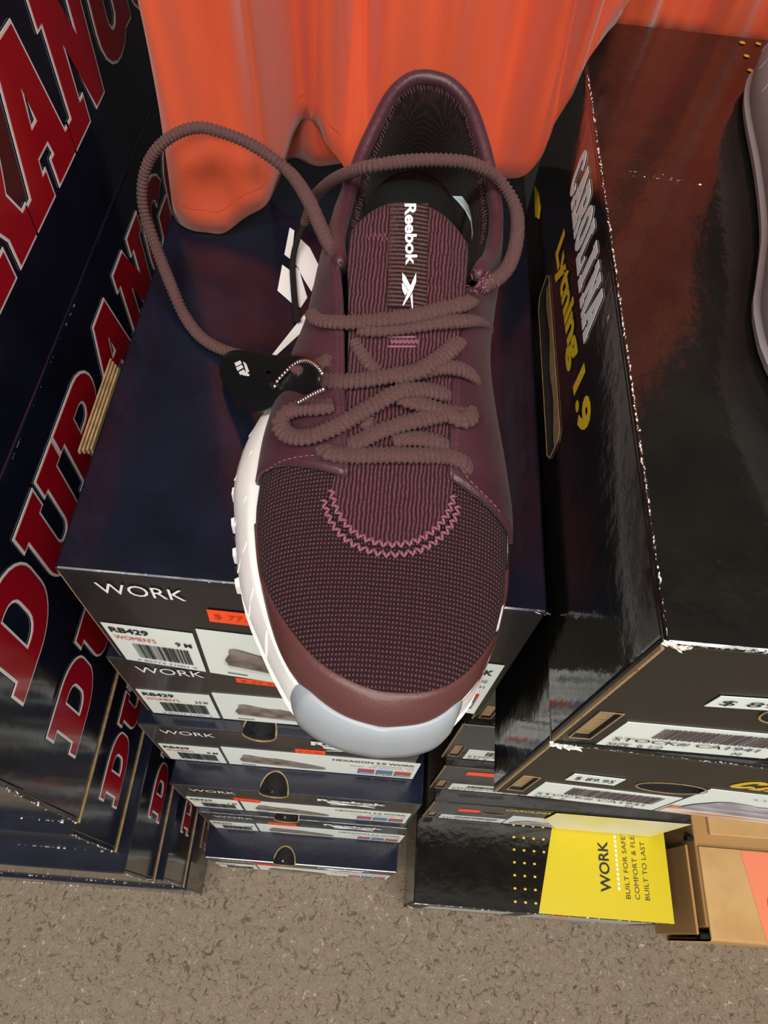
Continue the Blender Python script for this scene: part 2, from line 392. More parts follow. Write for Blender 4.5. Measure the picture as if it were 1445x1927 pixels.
def reebok(loc, label, stick, price, size, seed, w=.22, d=.33, h=.124, rz=0, warp=None, hole=True):
    hs = [ell_cut((.09,0,h), (.0125,.018,.021))] if hole else []
    B = Box('work_shoe_box', label, loc, w, d, h, M_navy, rz, 'dark navy work shoe boxes in the centre stack', M_char, warp, holes=hs)
    fr = B.front; R = B.root
    B.strip((-.0008,.0005,.004), (.0004,.0034,h-.002), R)
    if hole:
        tube([Vector((.09+.0125*math.cos(a), -.0006, h+.021*math.sin(a))) for a in [math.pi+math.pi*k/16 for k in range(17)]]+[Vector((.09+.0125*math.cos(a), .018*math.sin(a), h+.0006)) for a in [math.pi*k/16 for k in range(1,16)]], .0007, .0007, 5).out('hole_edge', M_kraft, R, local=True)
    text('WORK', fr, .014, -.0225, .041, .0115, 'work_lettering', M_wink, R, .0)
    text('Reebok', fr, .128, -.02, .062, .0125, 'brand_lettering', M_wink, R, .035)
    vector_mark(fr, .137, -.036, .044, .013, 'brand_mark', M_wink, R)
    lab = fill([rect(.003,.052,-.122,-.063)], fr, 'size_label', M_white, R)
    text('RB429', fr, .006, -.0745, .021, .0075, 'lettering', M_ink, lab, .03, h=.001)
    text("WOMEN'S", fr, .006, -.0845, .023, .006, 'lettering', M_redink, lab, .0, h=.001)
    text(size, fr, .040, -.0845, .009, .006, 'lettering', M_ink, lab, .02, h=.001)
    barcode(fr, .014, .046, -.112, -.089, 'barcode', lab, 34, .001, seed)
    text('6 80774 31001 9', fr, .011, -.1185, .036, .003, 'lettering', M_grey, lab, 0, h=.001)
    pan = fill([rect(.0545,.2165,-.122,-.056)], fr, 'picture_label', M_white, R)
    sh = [(.07,-.078),(.0695,-.085),(.0665,-.094),(.068,-.102),(.12,-.109),(.1375,-.108),(.139,-.103),(.128,-.096),(.112,-.088),(.098,-.082),(.09,-.083),(.083,-.0805),(.077,-.0775),(.073,-.0765)]
    fill([[(.0665,-.0935),(.065,-.101),(.068,-.108),(.1,-.1115),(.135,-.1125),(.140,-.109),(.138,-.104),(.1,-.106)]], fr, 'sole_print', mat('pale_print','cfd3d2',.5), pan, .001)
    fill([sh], fr, 'shoe_print', M_shoepic, pan, .0014)
    fill([rect(.066,.078,-.1165,-.1151)], fr, 'caption_print', M_grey, pan, .001)
    text('HEXAGON 2.0 WORK', fr, .145, -.069, .068, .0062, 'lettering', M_ink, pan, .02, h=.001)
    text('COMPOSITE TOE', fr, .178, -.0785, .035, .0035, 'lettering', M_grey, pan, 0, h=.001)
    text('RB429   SLIP RESISTANT  EH', fr, .160, -.0855, .053, .003, 'lettering', M_grey, pan, 0, h=.001)
    for k, (c1, c2) in enumerate(((M_redink, M_white), (M_blueink, M_grey), (M_redink, M_blueink))):
        x = .167+k*.0158
        fill([rect(x,x+.0142,-.1,-.0935)], fr, 'badge_print', c1, pan, .001)
        fill([rect(x,x+.0142,-.114,-.1005)], fr, 'badge_print', M_grey if k else M_blueink, pan, .001)
        text('ASTM', fr, x+.001, -.1105, .012, .006, 'lettering', M_wink, pan, .02, h=.0014)
    if stick:
        x, z, ww, hh, a = stick
        p = [(0,0),(ww,a),(ww,a+hh),(0,hh)]
        st = fill([[(x+q[0], z+q[1]) for q in p]], fr, 'price_sticker', M_orange, R, .0006, label='orange price sticker')
        text(price, fr, x+.003, z+.3*hh, ww-.006, hh*.45, 'lettering', mat('faded_price_ink','b23a20',.6), st, 0, h=.0012, slope=a/ww)
    return B
def warp1(v):
    k = (v.x/.22)*((.124-v.z)/.124)*max(0, 1-v.y/.3)
    return Vector((v.x-.008*k, v.y-.015*k, v.z))
R1 = reebok((0,0,0), 'top dark navy work shoe box of the centre stack, the sneaker standing on it', (.0635,-.044,.030,.0145,0), '$ 77.95', '9 M', 1, warp=warp1, hole=False)
r = R1.root
# the vector mark on the lid, partly under the sneaker
LM = [[(545,428),(554,434),(548,489),(535,479)], [(531,498),(546,509),(561,502),(578,560),(566,579),(553,574),(522,547)],
      [(562,446),(583,466),(601,502),(586,549),(573,528),(556,497)], [(583,579),(640,520),(600,600),(579,615),(513,675),(509,671),(556,612)], [(641,432),(629,476),(619,459)]]
lm = G()
for l in LM:
    P = [at(u, v, z=.0005) for u, v in l]; n = len(P)
    tri = tessellate_polygon([[Vector((p.x,p.y,0)) for p in P]]); lm.add(P, list(tri))
lm.out('brand_mark', M_wink, r)
# torn plies of board on the left edge of the lid
g = G()
for k in range(4):
    g.box((-.0075+k*.0016, .062+.001*k, .124-.002-k*.0011), (-.0066+k*.0016, .122-.0015*k, .1243-.0004*k))
g.out('torn_board_plies', M_kraft, r, local=True, label='bare brown corrugated plies')
wear((.0,0,.1242),(.22,0,.1242), 26, .0012, r, seed=5, m=mat('blue_scuff','7f93b8',.5))
wear((.216,0,.124),(.222,.001,.12), 14, .0022, r, 'worn_corner', 6)
reebok((-.010,.0005,-.1245), 'second work shoe box down the centre stack, 6.5 W on its label', (.0745,-.026,.029,.0085,-.003), '$ 77.95', '6.5 W', 2, hole=False)
reebok((-.018,-.008,-.249), 'third work shoe box down the centre stack, behind the tip of the sneaker', (.115,-.052,.024,.013,0), '$ 77.95', '8 M', 3, w=.212)
reebok((-.012,-.029,-.3735), 'fourth work shoe box down the centre stack, round finger hole in its front edge', (.05,-.061,.024,.016,-.002), '$ 77.95', '7 M', 4)
reebok((-.006,-.034,-.498), 'fifth work shoe box down the centre stack, second from the carpet', (.069,-.05,.03,.016,-.002), '$ 77.95', '7.5 M', 5, w=.214, h=.1225)
reebok((-.010,-.066,-.6205), 'bottom work shoe box of the centre stack, resting on the carpet', (.052,-.045,.024,.016,0), '$ 77.95', '8.5 M', 6, h=.1235, w=.219)

# western boot boxes with crimson lettering
def durango(x, yf, zt, h, label, ly, lz, lh, adv, lw, seed, word='DURANGO', edge=True):
    B = Box('boot_box', label, (x-.32, yf, zt), .32, .5, h, M_navy, 0, 'navy boot boxes stacked on the left', M_navy, holes=())
    slab_word(word, B.right, ly, lz, lw, lh, adv, 'brand_lettering', M_dred, B.root, M_wink, .0016)
    if edge:
        B.strip((.319,.0,.0),(.3212,.45,.0022), 0)
    wear((.32,0,.002),(.32,0,h), 16, .002, B.root, 'worn_corner', seed)
    wear((0,0,.001),(.32,0,.001), 60, .0016, B.root, 'worn_edge', seed+9)
    return B
DH = [(.14,.137),(.003,.137),(-.134,.122),(-.256,.122),(-.378,.122),(-.5,.12),(-.62,.124)]
DX = [-.037,-.037,-.043,-.046,-.036,-.028,-.025]; DY = [-.078,-.078,-.077,-.085,-.100,-.098,-.101]
DLAB = ['uppermost navy boot box on the left, largest crimson letters', 'second navy boot box from the top on the left, beside the centre stack top',
 'third navy boot box from the top on the left', 'fourth navy boot box from the top on the left, bare board edge above it', 'fifth navy boot box from the top on the left',
 'sixth navy boot box from the top on the left, second from the carpet', 'bottom navy boot box on the left, resting on the carpet']
DL = [(.041,-.086,.072,.0635,.060),(.041,-.098,.067,.0625,.060),(.036,-.077,.055,.060,.057),(.031,-.090,.049,.056,.053),(.05,-.088,.046,.054,.05),(.05,-.086,.042,.05,.045),(.05,-.088,.042,.05,.045)]
for i in range(7):
    a = DL[i]
    D = durango(DX[i], DY[i], DH[i][0]-.0002, DH[i][1]-.0003, DLAB[i], a[0], a[1], a[2], a[3], a[4], i, edge=i in (2,3,4,5))
    if i == 1:
        wear((.3203,.10,.134),(.3203,.30,.134), 22, .0011, D.root, 'scuff_marks', 21, mat('blue_scuff','7f93b8',.5), .2)

# glossy black boot boxes of the right stack
M_stripe = mat('terracotta_print', 'b98468', .5, col2='e9dcc8', cscale=45, stretch=(.3,1,8), contrast=(.45,.52))
M_bootpic = mat('grey_boot_print', '77737c', .5, col2='b9b6bb', cscale=40, stretch=(1,1,3))
M_edgehi = mat('worn_gloss_edge', 'e6e1d6', .3)
def carolina(loc, label, h, rz=0, w=.33, d=.355, price='$ 89.99', size='6 1/2', sticker=None, orange=False, seed=1, side=False, gold=True, hole=None, stock=True, extra=()):
    sb = min(.114, h-.006)
    hs = [G().box((.005,-.01,h-sb),(.0135,.022,h-.074))]
    if hole: hs.append(disc_cut(hole[0], h+hole[1], hole[2], hole[3]))
    hs += list(extra)
    B = Box('glossy_boot_box', label, loc, w, d, h, M_black, rz, None, M_cfront, holes=hs)
    R = B.root; fr = B.front
    fill([rect(.0052,.0133,-sb+.0002,-.0742)], Frame((0,.002,h),(1,0,0),(0,0,1)), 'torn_flap', M_kraft, R, label='bare brown board showing in the slot')
    poly_ring(rect(.005,.0135,-sb,-.074), fr, .0006, 'slot_edge', M_kraft, R)
    if hole:
        poly_ring(arc(hole[0],hole[1],hole[2],hole[3],0,345,23), fr, .0008, 'hole_edge', M_kraft, R)
    lab = fill([rect(.019,.094,-h+.002,-.084)], fr, 'stock_label', M_white, R)
    z0 = -h+.002
    barcode(fr, .036, .086, -h+.021, -.088, 'barcode', lab, 36, .001, seed, mat('brown_ink','5d4f52',.6))
    text('STOCK# CA1941', fr, .022, -h+.0125, .062, .0058, 'lettering', M_ink, lab, .0, h=.001)
    text('SIZE  '+size+'                    M', fr, .0225, -h+.0045, .058, .0048, 'lettering', M_ink, lab, .0, h=.001)
    pan = fill([rect(.0955,.30 if w > .31 else w-.02,-h+.002,-.054)], fr, 'picture_label', M_white, R)
    xe = .298 if w > .31 else w-.022
    fill([rect(.0965,xe,-h+.004,-.103)], fr, 'striped_print', M_stripe, pan, .001)
    fill([[(.101,-.106),(.104,-.094),(.112,-.081),(.118,-.078),(.128,-.08),(.135,-.083),(.15,-.080),(.165,-.083),(.19,-.093),(.215,-.1),(.226,-.106),(.224,-.109),(.15,-.109),(.11,-.1085)]], fr, 'boot_print', M_bootpic, pan, .0014)
    fill([[(.135,-.071),(.16,-.0685),(.178,-.07),(.16,-.0745)]], fr, 'print_mark', mat('peach_print','e0a27c',.5), pan, .001)
    text('LYTNING', fr, .124, -.0665, .03, .003, 'lettering', M_grey, pan, 0, h=.001)
    if gold: slab_word('CAROLINA', fr, .097, -.045, .0125, .017, .0132, 'brand_lettering', M_gold, R, h=.0005, shear=.3)
    if sticker:
        x, z, ww, hh, a = sticker
        st = fill([[(x,z),(x+ww,z+a),(x+ww,z+a+hh),(x,z+hh)]], fr, 'price_sticker', M_orange if orange else M_white, R, .0006)
        if not orange: text(price, fr, x+.003, z+.25*hh, ww-.006, hh*.5, 'lettering', M_ink, st, 0, h=.001, slope=a/ww)
    B.strip((-.0005,-.0007,.002),(.0006,.0007,h-.004),0)
    wear((0,-.0005,.004),(0,-.0005,h-.004), 24, .0012, R, 'worn_edge', seed+3, M_kraft, .5)
    return B
Aslot = G().box((-.01,.135,.124-.104),(.014,.25,.124-.082))
# the side slot's ends are rounded
A = carolina((.225,-.052,.104), 'top glossy black boot box of the right stack, yellow and white lettering on its side', .124, sticker=(.036,-.055,.04,.0125,.003), seed=4, hole=(.0705,-.058,.011,.011), extra=[Aslot], gold=True)
A.panel.name = 'front_panel'
fl = Frame((.012,0,.124),(0,-1,0),(0,0,1)); fill([rect(-.249,-.136,-.1035,-.0825)], fl, 'slot_lining', M_kraft, A.root, label='bare brown board inside the side slot')
sl = [(-.244,-.104),(-.139,-.104),(-.135,-.1),(-.135,-.086),(-.139,-.082),(-.246,-.082),(-.25,-.086),(-.25,-.1)]
poly_ring(sl, A.left, .0008, 'slot_edge', M_kraft, A.root)
fill([[(-.249+.0081*i, -.094-.0016*math.sin(i*1.1)-.00025*i) for i in range(15)]+[(-.136,-.0828),(-.249,-.0828)]], Frame((.002,0,.124),(0,-1,0),(0,0,1)), 'torn_board_edge', M_kraft, A.root)
# side lettering: reads towards the front of the box
slab_word('CAROLINA', A.left, -.264, -.038, .0130, .026, .0136, 'brand_lettering', M_wink, A.root, slope=-.02, shear=.12, h=.0005)
text('Lytning 1.9', A.left, -.247, -.072, .135, .022, 'model_lettering', mat('yellow_ink','e8c81a',.4), A.root, .045, slope=.09)
text('R', A.left, -.142, -.012, .0022, .0024, 'registered_mark', M_wink, A.root)
fill([[(-.35,-.098),(-.322,-.1),(-.312,-.094),(-.318,-.09),(-.335,-.092)]], A.left, 'yellow_flash', mat('yellow_ink','e8c81a',.4), A.root)
wear((0,.0,.1243),(0,.30,.1243), 330, .0009, A.root, 'worn_top_edge', 12, M_edgehi, .5)
wear((0,-.0005,.124),(.33,-.0005,.124), 260, .0010, A.root, 'worn_front_edge', 13, mat('blue_grey_edge','8f9aa0',.3), .3)
wear((0,-.0005,.1238),(.006,-.0005,.1225), 70, .0017, A.root, 'worn_corner', 14, M_wear, .9)
wear((.012,.222,.1241),(.05,.217,.1241), 34, .0008, A.root, 'scuff_marks', 15, M_edgehi, 3)
for k in range(3):
    wear((.02+.02*k,.02+.03*k,.1241),(.08,.19,.1241), 26, .0008, A.root, 'scuff_marks', 16+k, mat('dull_scuff','6b6256',.4), 9)
dots = G()
for q in ((1397,80),(1427,82),(1405,105),(1412,132),(1440,108)):
    p = at(*q, z=.1045); dots.add([p+Vector((.0016*math.cos(a),.0016*math.sin(a),0)) for a in [k*math.pi/4 for k in range(8)]], [tuple(range(8))])
dots.out('gold_dot_print', M_gold, A.root)
Bx = carolina((.2255,-.0525,-.0203), 'second glossy black boot box of the right stack, oval finger hole in its front', .1285, rz=-.03, sticker=(.026,-.071,.026,.017,0), price='$ 89.95', size='7', seed=5, hole=(.079,-.063,.0175,.0115))
wear((0,-.0005,.1285),(.33,-.0005,.1285), 160, .0009, Bx.root, 'worn_front_edge', 23, mat('blue_grey_edge','8f9aa0',.3), .3)
wear((0,-.001,.1285),(.012,-.001,.127), 26, .0026, Bx.root, 'worn_corner', 24)
carolina((.232,.02,-.1490), 'third boot box of the right stack, set back under the finger-hole box', .1125, seed=6)
carolina((.226,.016,-.262), 'fourth boot box of the right stack, set back, no price sticker', .1235, seed=7, size='8')
carolina((.230,.009,-.386), 'fifth boot box of the right stack, orange price sticker on its front', .1185, seed=8, size='8 1/2', sticker=(.024,-.034,.03,.014,0), orange=True)
Dx = carolina((.236,-.004,-.505), 'sixth boot box of the right stack, lying on the yellow and black box', .1145, w=.275, seed=9, size='9', sticker=(.032,-.05,.024,.016,0), orange=True, hole=(.072,-.046,.014,.008), gold=False)
text('CAROLINA', Dx.front, .079, -.02, .05, .012, 'brand_lettering', M_gold, Dx.root, .03)
fill([[(.16,-.112),(.275,-.112),(.275,-.002),(.13,-.002),(.13,-.05)]], Dx.front, 'yellow_print', mat('yellow_print_glare','eae28f',.5,col2='e7e6d5',cscale=14), Dx.root, .0019)  # label yellow, with its blurred reflection and overexposure put into the pale colour
# the yellow and black box at the bottom
Ex = Box('yellow_and_black_shoe_box', 'yellow and black work shoe box on the carpet, bottom of the right stack', (.2305,-.096,-.62), .2985, .33, .1238, M_black, 0, None, M_cfront, cat='shoe box')
tf = Ex.top
X0, Y0 = .2305, -.096
def E(x, y): return (x-X0, y-Y0)
fill([[E(.3725,-.0958),E(.5285,-.0958),E(.5285,.10),E(.415,.10)]], tf, 'yellow_print', M_yellow, Ex.root)
P = []
for i in range(5):
    for j in range(12):
        x = .346+.0118*i; y = -.086+.0135*j
        if x < .3725+(y+.0958)*.217-.003: P.append(arc(*E(x,y), .0017, .0013, 0, 315, 7))
fill(P, tf, 'gold_dot_print', M_gold, Ex.root)
tu = Frame((0,0,.1238), (0,1,0), (-1,0,0))
def up(s, x, y0, ln, hg, bold=0, m=M_ink): text(s, tu, y0-Y0, -(x-X0), ln, hg, 'lettering', m, Ex.root, bold)
up('WORK', .4585, -.069, .054, .0125, .02)
for k in range(18): pass
fill([[(.030+.005*k, -(.469-X0)), (.033+.005*k, -(.469-X0)), (.0335+.005*k, -(.4665-X0)), (.0305+.005*k, -(.4665-X0))] for k in range(20)], tu, 'white_dash_print', M_wink, Ex.root, .0007)
up('BUILT FOR SAFETY', .4805, -.074, .078, .0055, 0)
up('COMFORT & FLEX', .4915, -.074, .074, .0055, 0)
up('BUILT TO LAST', .503, -.074, .062, .0055, 0)
fill([rect(.02,.12,-.1,-.03)], Ex.front, 'size_label', mat('dull_label','aeb1a8',.5), Ex.root)
fill([rect(.165,.19,-.055,-.03)], Ex.front, 'price_sticker', M_orange, Ex.root, .0006)
fill([rect(.142,.28,-.11,-.02)], Ex.front, 'picture_label', mat('dull_label','aeb1a8',.5), Ex.root)
wear((0,-.0005,.1238),(.2985,-.0005,.1238), 60, .0012, Ex.root, 'worn_edge', 33)
wear((0,0,.06),(.012,0,.0),30,.003,Ex.root,'worn_corner',34)
# brown carton at the right
K = thing('brown_shoe_carton', 'plain brown carton with a red patch on the carpet at the right edge', 'carton', (.556,-.110,-F0))
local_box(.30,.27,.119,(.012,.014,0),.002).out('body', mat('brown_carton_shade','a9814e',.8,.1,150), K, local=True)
g = G(); n = 10
def roll(y0, y1):
    rows = []
    for x in (.014,.31):
        rows.append([(x, y0, 0), (x, y0, .117), (x, y0+.001,.121), (x, y0+.004, .1235), (x, y1, .1235), (x, y1, .121), (x,y0+.0045,.121),(x,y0+.0035,.119),(x,y0+.003,0)])
    return G().grid(rows, closed=True)
roll(0,.098).out('lid', M_brown, K, local=True)
local_box(.29,.15,.006,(.03,.112,.1185),.002).out('rear_flap', M_brown, K, local=True)
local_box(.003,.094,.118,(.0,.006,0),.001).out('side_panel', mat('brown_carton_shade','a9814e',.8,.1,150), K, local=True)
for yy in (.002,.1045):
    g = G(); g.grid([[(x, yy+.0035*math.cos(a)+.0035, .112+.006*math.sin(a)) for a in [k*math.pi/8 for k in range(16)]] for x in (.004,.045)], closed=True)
    g.out('tuck_hole_shade', M_dark, K, local=True, label='dark tube for the shade in the corner tuck hole')  # shade of the tuck hole drawn as a near-black tube
tfk = Frame((0,0,.1237),(1,0,0),(0,1,0))
pt = fill([[(.078,.002),(.28,.002),(.28,.097),(.064,.097)]], tfk, 'red_print', mat('coral_print','e8825f',.6), K)
fill([[arc(.108,.04,.022,.022,0,350,24), arc(.108,.04,.0185,.0185,0,350,24)]], tfk, 'round_print', M_redink, pt, .0012)
# ---------------------------------------------------------------- orange shirts hanging behind the boxes
def shirt(name, label, hem, y_fun, top, fold, seed, extra=None):
    """cloth falling to a shaped hem: hem is (pixel u, v, depth y) points"""
    P = [at(u, v, y=y) for u, v, y in hem]
    for p in P: p.z = max(p.z, .003)
    C = resample(cmr(P, 8), n=170); rows = []; NV = 40
    for j in range(NV+1):
        t = j/NV; row = []
        for i, p in enumerate(C):
            s = i/(len(C)-1); hgt = (top-p.z)*t
            env = min(1, t*3+.25)
            fy = env*(.012*math.sin(s*fold+seed)+.007*math.sin(s*fold*2.3+seed*2+t*2)+.004*math.sin(s*fold*4.1+1+t*5))
            fx = env*.004*math.sin(s*fold*1.7+t*6+seed)
            sag = .006*math.sin(t*9+s*7)*(1-t)
            row.append(Vector((p.x+fx, p.y+fy+sag*.5+y_fun(s, t), p.z+hgt)))
        rows.append(row)
    return C, rows
def cloth(rows, name, m, parent, th=.0012):
    g = G().grid(rows); o = g.out(name, m, parent, smooth=True)
    md = o.modifiers.new('thickness', 'SOLIDIFY'); md.thickness = th; md.offset = 0
    return o
T1 = thing('hanging_shirt', 'orange cotton shirt hanging behind the sneaker, its hem resting on the centre stack', 'shirt', (.12,.255,.0))
hem1 = [(322,400,.232),(330,447,.228),(352,452,.224),(385,452,.222),(420,444,.223),(455,420,.226),(490,392,.232),(515,350,.238),(532,318,.243),(546,285,.246),(562,260,.248),(580,256,.249),(600,268,.250),(622,298,.252),(645,330,.254),(670,352,.255),
        (720,375,.266),(800,385,.268),(880,385,.266),(930,372,.262),(975,345,.258),(1000,318,.257),(1025,272,.258),(1052,216,.260),(1080,160,.260),(1106,112,.256),(1135,72,.258),(1162,46,.262),(1190,-5,.270),(1215,-60,.295)]
C1_, rows1 = shirt('', '', hem1, lambda s, t: .02*t*t+(.012*math.exp(-((s-.27)/.05)**2))*(1-t)+.034*math.exp(-((s-.40)/.06)**2)*min(1,t*4)+.022*math.exp(-((s-.73)/.05)**2)*min(1,t*4)+.016*math.exp(-((s-.60)/.10)**2)*(1-t), .52, 22, .6)
body = cloth(rows1, 'shirt_front', M_shirt, T1)
# stitched hem line on the cloth
L = [rows1[1][i].lerp(rows1[2][i], .2)+Vector((0,-.0012,0)) for i in range(2, 60)]
g = G()
for i in range(0, len(L)-1): tube([L[i].lerp(L[i+1],.1), L[i].lerp(L[i+1],.75)], .0004, seg=4, g=g)
g.out('hem_stitching', mat('orange_thread','c2481f',.8), T1)
hem1b = [(500,330,.274),(540,306,.274),(590,300,.274),(650,296,.274),(700,300,.274)]
_, rb = shirt('', '', hem1b, lambda s, t: .012*t, .50, 5, 2.0)
cloth(rb, 'shirt_back', M_shirt, T1)
T2 = thing('hanging_shirt', 'orange cotton shirt hanging at the upper right, behind the top glossy black boot box', 'shirt', (.36,.325,.09))
hem2 = [(1130,70,.318),(1180,66,.316),(1240,72,.318),(1300,80,.322),(1360,86,.318),(1420,92,.320),(1500,96,.322),(1600,100,.32)]
_, r2 = shirt('', '', hem2, lambda s, t: .02*t, .52, 16, 3.1)
cloth(r2, 'shirt_front', M_shirt, T2)

# ---------------------------------------------------------------- the sneaker
def hermite(xs, ys):
    xs = np.array(xs, float); ys = np.array(ys, float); d = np.diff(ys)/np.diff(xs); mm = np.zeros(len(xs))
    for i in range(1, len(xs)-1): mm[i] = 0 if d[i-1]*d[i] <= 0 else 2*d[i-1]*d[i]/(d[i-1]+d[i])
    mm[0], mm[-1] = d[0], d[-1]
    def f(x):
        x = min(max(x, xs[0]), xs[-1]); i = min(int(np.searchsorted(xs, x, side='right')-1), len(xs)-2); h = xs[i+1]-xs[i]; t = (x-xs[i])/h
        return float((2*t**3-3*t*t+1)*ys[i]+(t**3-2*t*t+t)*h*mm[i]+(-2*t**3+3*t*t)*ys[i+1]+(t**3-t*t)*h*mm[i+1])
    return f
ZF = .034
YS = [-.067,-.064,-.060,-.053,-.043,-.025,0,.02,.045,.07,.10,.13,.16,.19,.215,.232,.243,.248]
FL = hermite(YS, [.147,.134,.126,.117,.109,.1005,.0925,.089,.0885,.091,.096,.101,.105,.108,.113,.121,.131,.145])
FR = hermite(YS, [.1475,.162,.169,.176,.183,.1895,.1940,.1945,.192,.188,.184,.182,.181,.179,.174,.168,.159,.1455])
ZT = hermite([-.067,-.064,-.06,-.053,-.043,-.025,0,.02,.045,.07,.10,.125,.16], [.036,.043,.0475,.052,.0555,.0595,.0635,.067,.073,.080,.090,.098,.108])
def S(x, y):
    """height of the upper over the forefoot"""
    l, r = FL(y), FR(y); c = (l+r)/2; wd = max((r-l)/2, 1e-4); q = min(abs(x-c)/wd, 1)
    return ZF+(ZT(y)-ZF)*max(0, 1-q**2.2)**.5
def on_shoe(u, v, off=0):
    z = .07
    for _ in range(40): p = at(u, v, z=z); z = .6*z+.4*(S(p.x, p.y)+off)
    return at(u, v, z=z)
def nrm(x, y, e=.0015):
    dx = (S(x+e,y)-S(x-e,y))/(2*e); dy = (S(x,y+e)-S(x,y-e))/(2*e)
    dx = max(-3,min(3,dx)); dy = max(-3,min(3,dy)); return Vector((-dx,-dy,1)).normalized()
def xn(k, n): return math.sin((k/n-.5)*math.pi)
def ring_outline(fl, fr, y0, y1, n=60):
    ys = [y0+(y1-y0)*(.5-.5*math.cos(math.pi*i/n)) for i in range(n+1)]
    return [Vector((fl(y), y, 0)) for y in ys], [Vector((fr(y), y, 0)) for y in ys]
SL = hermite([-.0700,-.0685,-.0645,-.058,-.049,-.035,-.010,.02,.043,.06,.08,.11,.15,.2,.225,.242,.252,.256], [.147,.135,.124,.115,.108,.099,.086,.0785,.0745,.0755,.081,.089,.0945,.099,.105,.116,.130,.145])
SR = hermite([-.0700,-.0685,-.0645,-.058,-.049,-.035,-.010,.02,.05,.09,.13,.18,.22,.242,.252,.256], [.1475,.159,.169,.175,.182,.188,.1925,.1935,.192,.190,.187,.186,.180,.170,.158,.1455])
def sole_loop(k, z, grow=0, y0=-.078, y1=.256):
    """closed loop blended from the flared outsole line (k=0) to the upper's feather line (k=1)"""
    lo, ro = ring_outline(SL, SR, -.0700, .256); li, ri = ring_outline(FL, FR, -.067, .248)
    L = [a.lerp(b, k) for a, b in zip(lo, li)]; R_ = [a.lerp(b, k) for a, b in zip(ro, ri)]
    P = L+R_[::-1][1:-1]; out = []; n = len(P)
    for i, p in enumerate(P):
        t = (P[(i+1) % n]-P[i-1]).normalized(); nn = Vector((-t.y, t.x, 0))   # outward for this winding
        zz = z(p) if callable(z) else z
        out.append(Vector((p.x, p.y, zz))+nn*grow)
    return out
def toe_spring(y): return .010*max(0, min(1, (-.02-y)/.058))**1.6
def make_sneaker(name, label, M_up, M_k, M_t, M_s, M_b, simple=False):
    root = thing(name, label, 'sneaker', (.147, .09, 0))
    # midsole
    lv = [(.25,.004,-.004),(.06,.004,-.001),(.0,.010,0),(.0,.018,.0005),(.15,.026,-.0005),(.55,.0325,.0),(.85,.0352,.0006),(1.05,.0352,-.0015)]
    rows = [sole_loop(k, (lambda zz: (lambda p: zz+toe_spring(p.y)*(1-zz/.036)))(z), g_) for k, z, g_ in lv]
    g = G().grid(rows, closed=True); n = len(rows[0])
    g.f.append(tuple(range(n))); b = (len(rows)-1)*n; g.f.append(tuple(b+i for i in range(n)))
    ms = g.out('midsole', M_s, root, smooth=True)
    # slanted grooves moulded in the sidewall
    g = G(); a = rows[3]; c = rows[5]
    for i in range(6, n, 3):
        if c[i].y < -.05: continue
        P = [a[i].lerp(c[(i+1) % n], t)+ (a[i]-Vector((.147,a[i].y,a[i].z))).normalized()*.0003 for t in (0,.35,.7,1)]
        tube(P, .0005, .0004, 4, g=g)
    g.out('sidewall_ribs', M_s, ms)
    # outsole with lugs
    rows2 = [sole_loop(.3, lambda p: toe_spring(p.y), -.003), sole_loop(.05, lambda p: .001+toe_spring(p.y), .0005), sole_loop(.02, lambda p: .0045+toe_spring(p.y), .0012), sole_loop(.1, lambda p: .006+toe_spring(p.y), -.002)]
    g = G().grid(rows2, closed=True); g.f.append(tuple(range(n)))
    P = rows2[2]
    for i in range(0, n, 2):
        q = P[i]; t = (P[(i+1) % n]-P[i-1]).normalized(); nn = Vector((-t.y, t.x, 0))
        if q.y < -.012 or q.x > .147 or simple: continue
        g.add([q+nn*.0018*u_+t*.0030*v_+Vector((0,0,w_)) for w_ in (-.0030,.0045) for u_, v_ in ((-1,-1),(1,-.6),(1,.6),(-1,1))], [(0,1,2,3),(7,6,5,4),(0,4,5,1),(1,5,6,2),(2,6,7,3),(3,7,4,0)])
    g.out('outsole', M_s if not simple else M_b, root, smooth=False)
    if not simple:
        # grey rubber wrapped up over the toe
        NT = 48; rows = []
        lo, ro = ring_outline(SL, SR, -.0700, .256, 160); po = resample([p for p in lo if p.y < -.055][::-1]+[p for p in ro if p.y < -.055][1:], n=NT)
        li, ri = ring_outline(FL, FR, -.067, .248, 160); pi_ = resample([p for p in li if p.y < -.052][::-1]+[p for p in ri if p.y < -.052][1:], n=NT)
        for k, z, gr in ((.2,-.0005,.0),(0,.002,.0018),(0,.012,.0022),(0,.020,.0020),(.2,.028,.0018),(.55,.0345,.0018),(.85,.0372,.0014),(1.0,.0385,.0006),(1.15,.0375,-.001)):
            path = [a.lerp(b, k) for a, b in zip(po, pi_)]; row = []
            for i, p in enumerate(path):
                f = min(1, min(i, NT-1-i)/4); t = (path[min(i+1,NT-1)]-path[max(i-1,0)]).normalized(); nn = Vector((t.y, -t.x, 0))
                row.append(Vector((p.x, p.y, z+toe_spring(p.y)*(1-z/.04)-.002*(1-f)*k))+nn*gr*f)
            rows.append(row)
        G().grid(rows).out('toe_bumper', M_b, root, smooth=True)
    # knit forefoot
    NY = 90; NX = 72; rows = []
    for i in range(NY+1):
        t = i/NY; y = -.067+(.038+.067)*(1-math.cos(t*math.pi/2)); l, r_ = FL(y), FR(y); c = (l+r_)/2
        rows.append([Vector((c+(r_-l)/2*xn(k, NX), y, S(c+(r_-l)/2*xn(k, NX), y))) for k in range(NX+1)])
    G().grid(rows).out('knit_vamp', M_t, root, smooth=True)
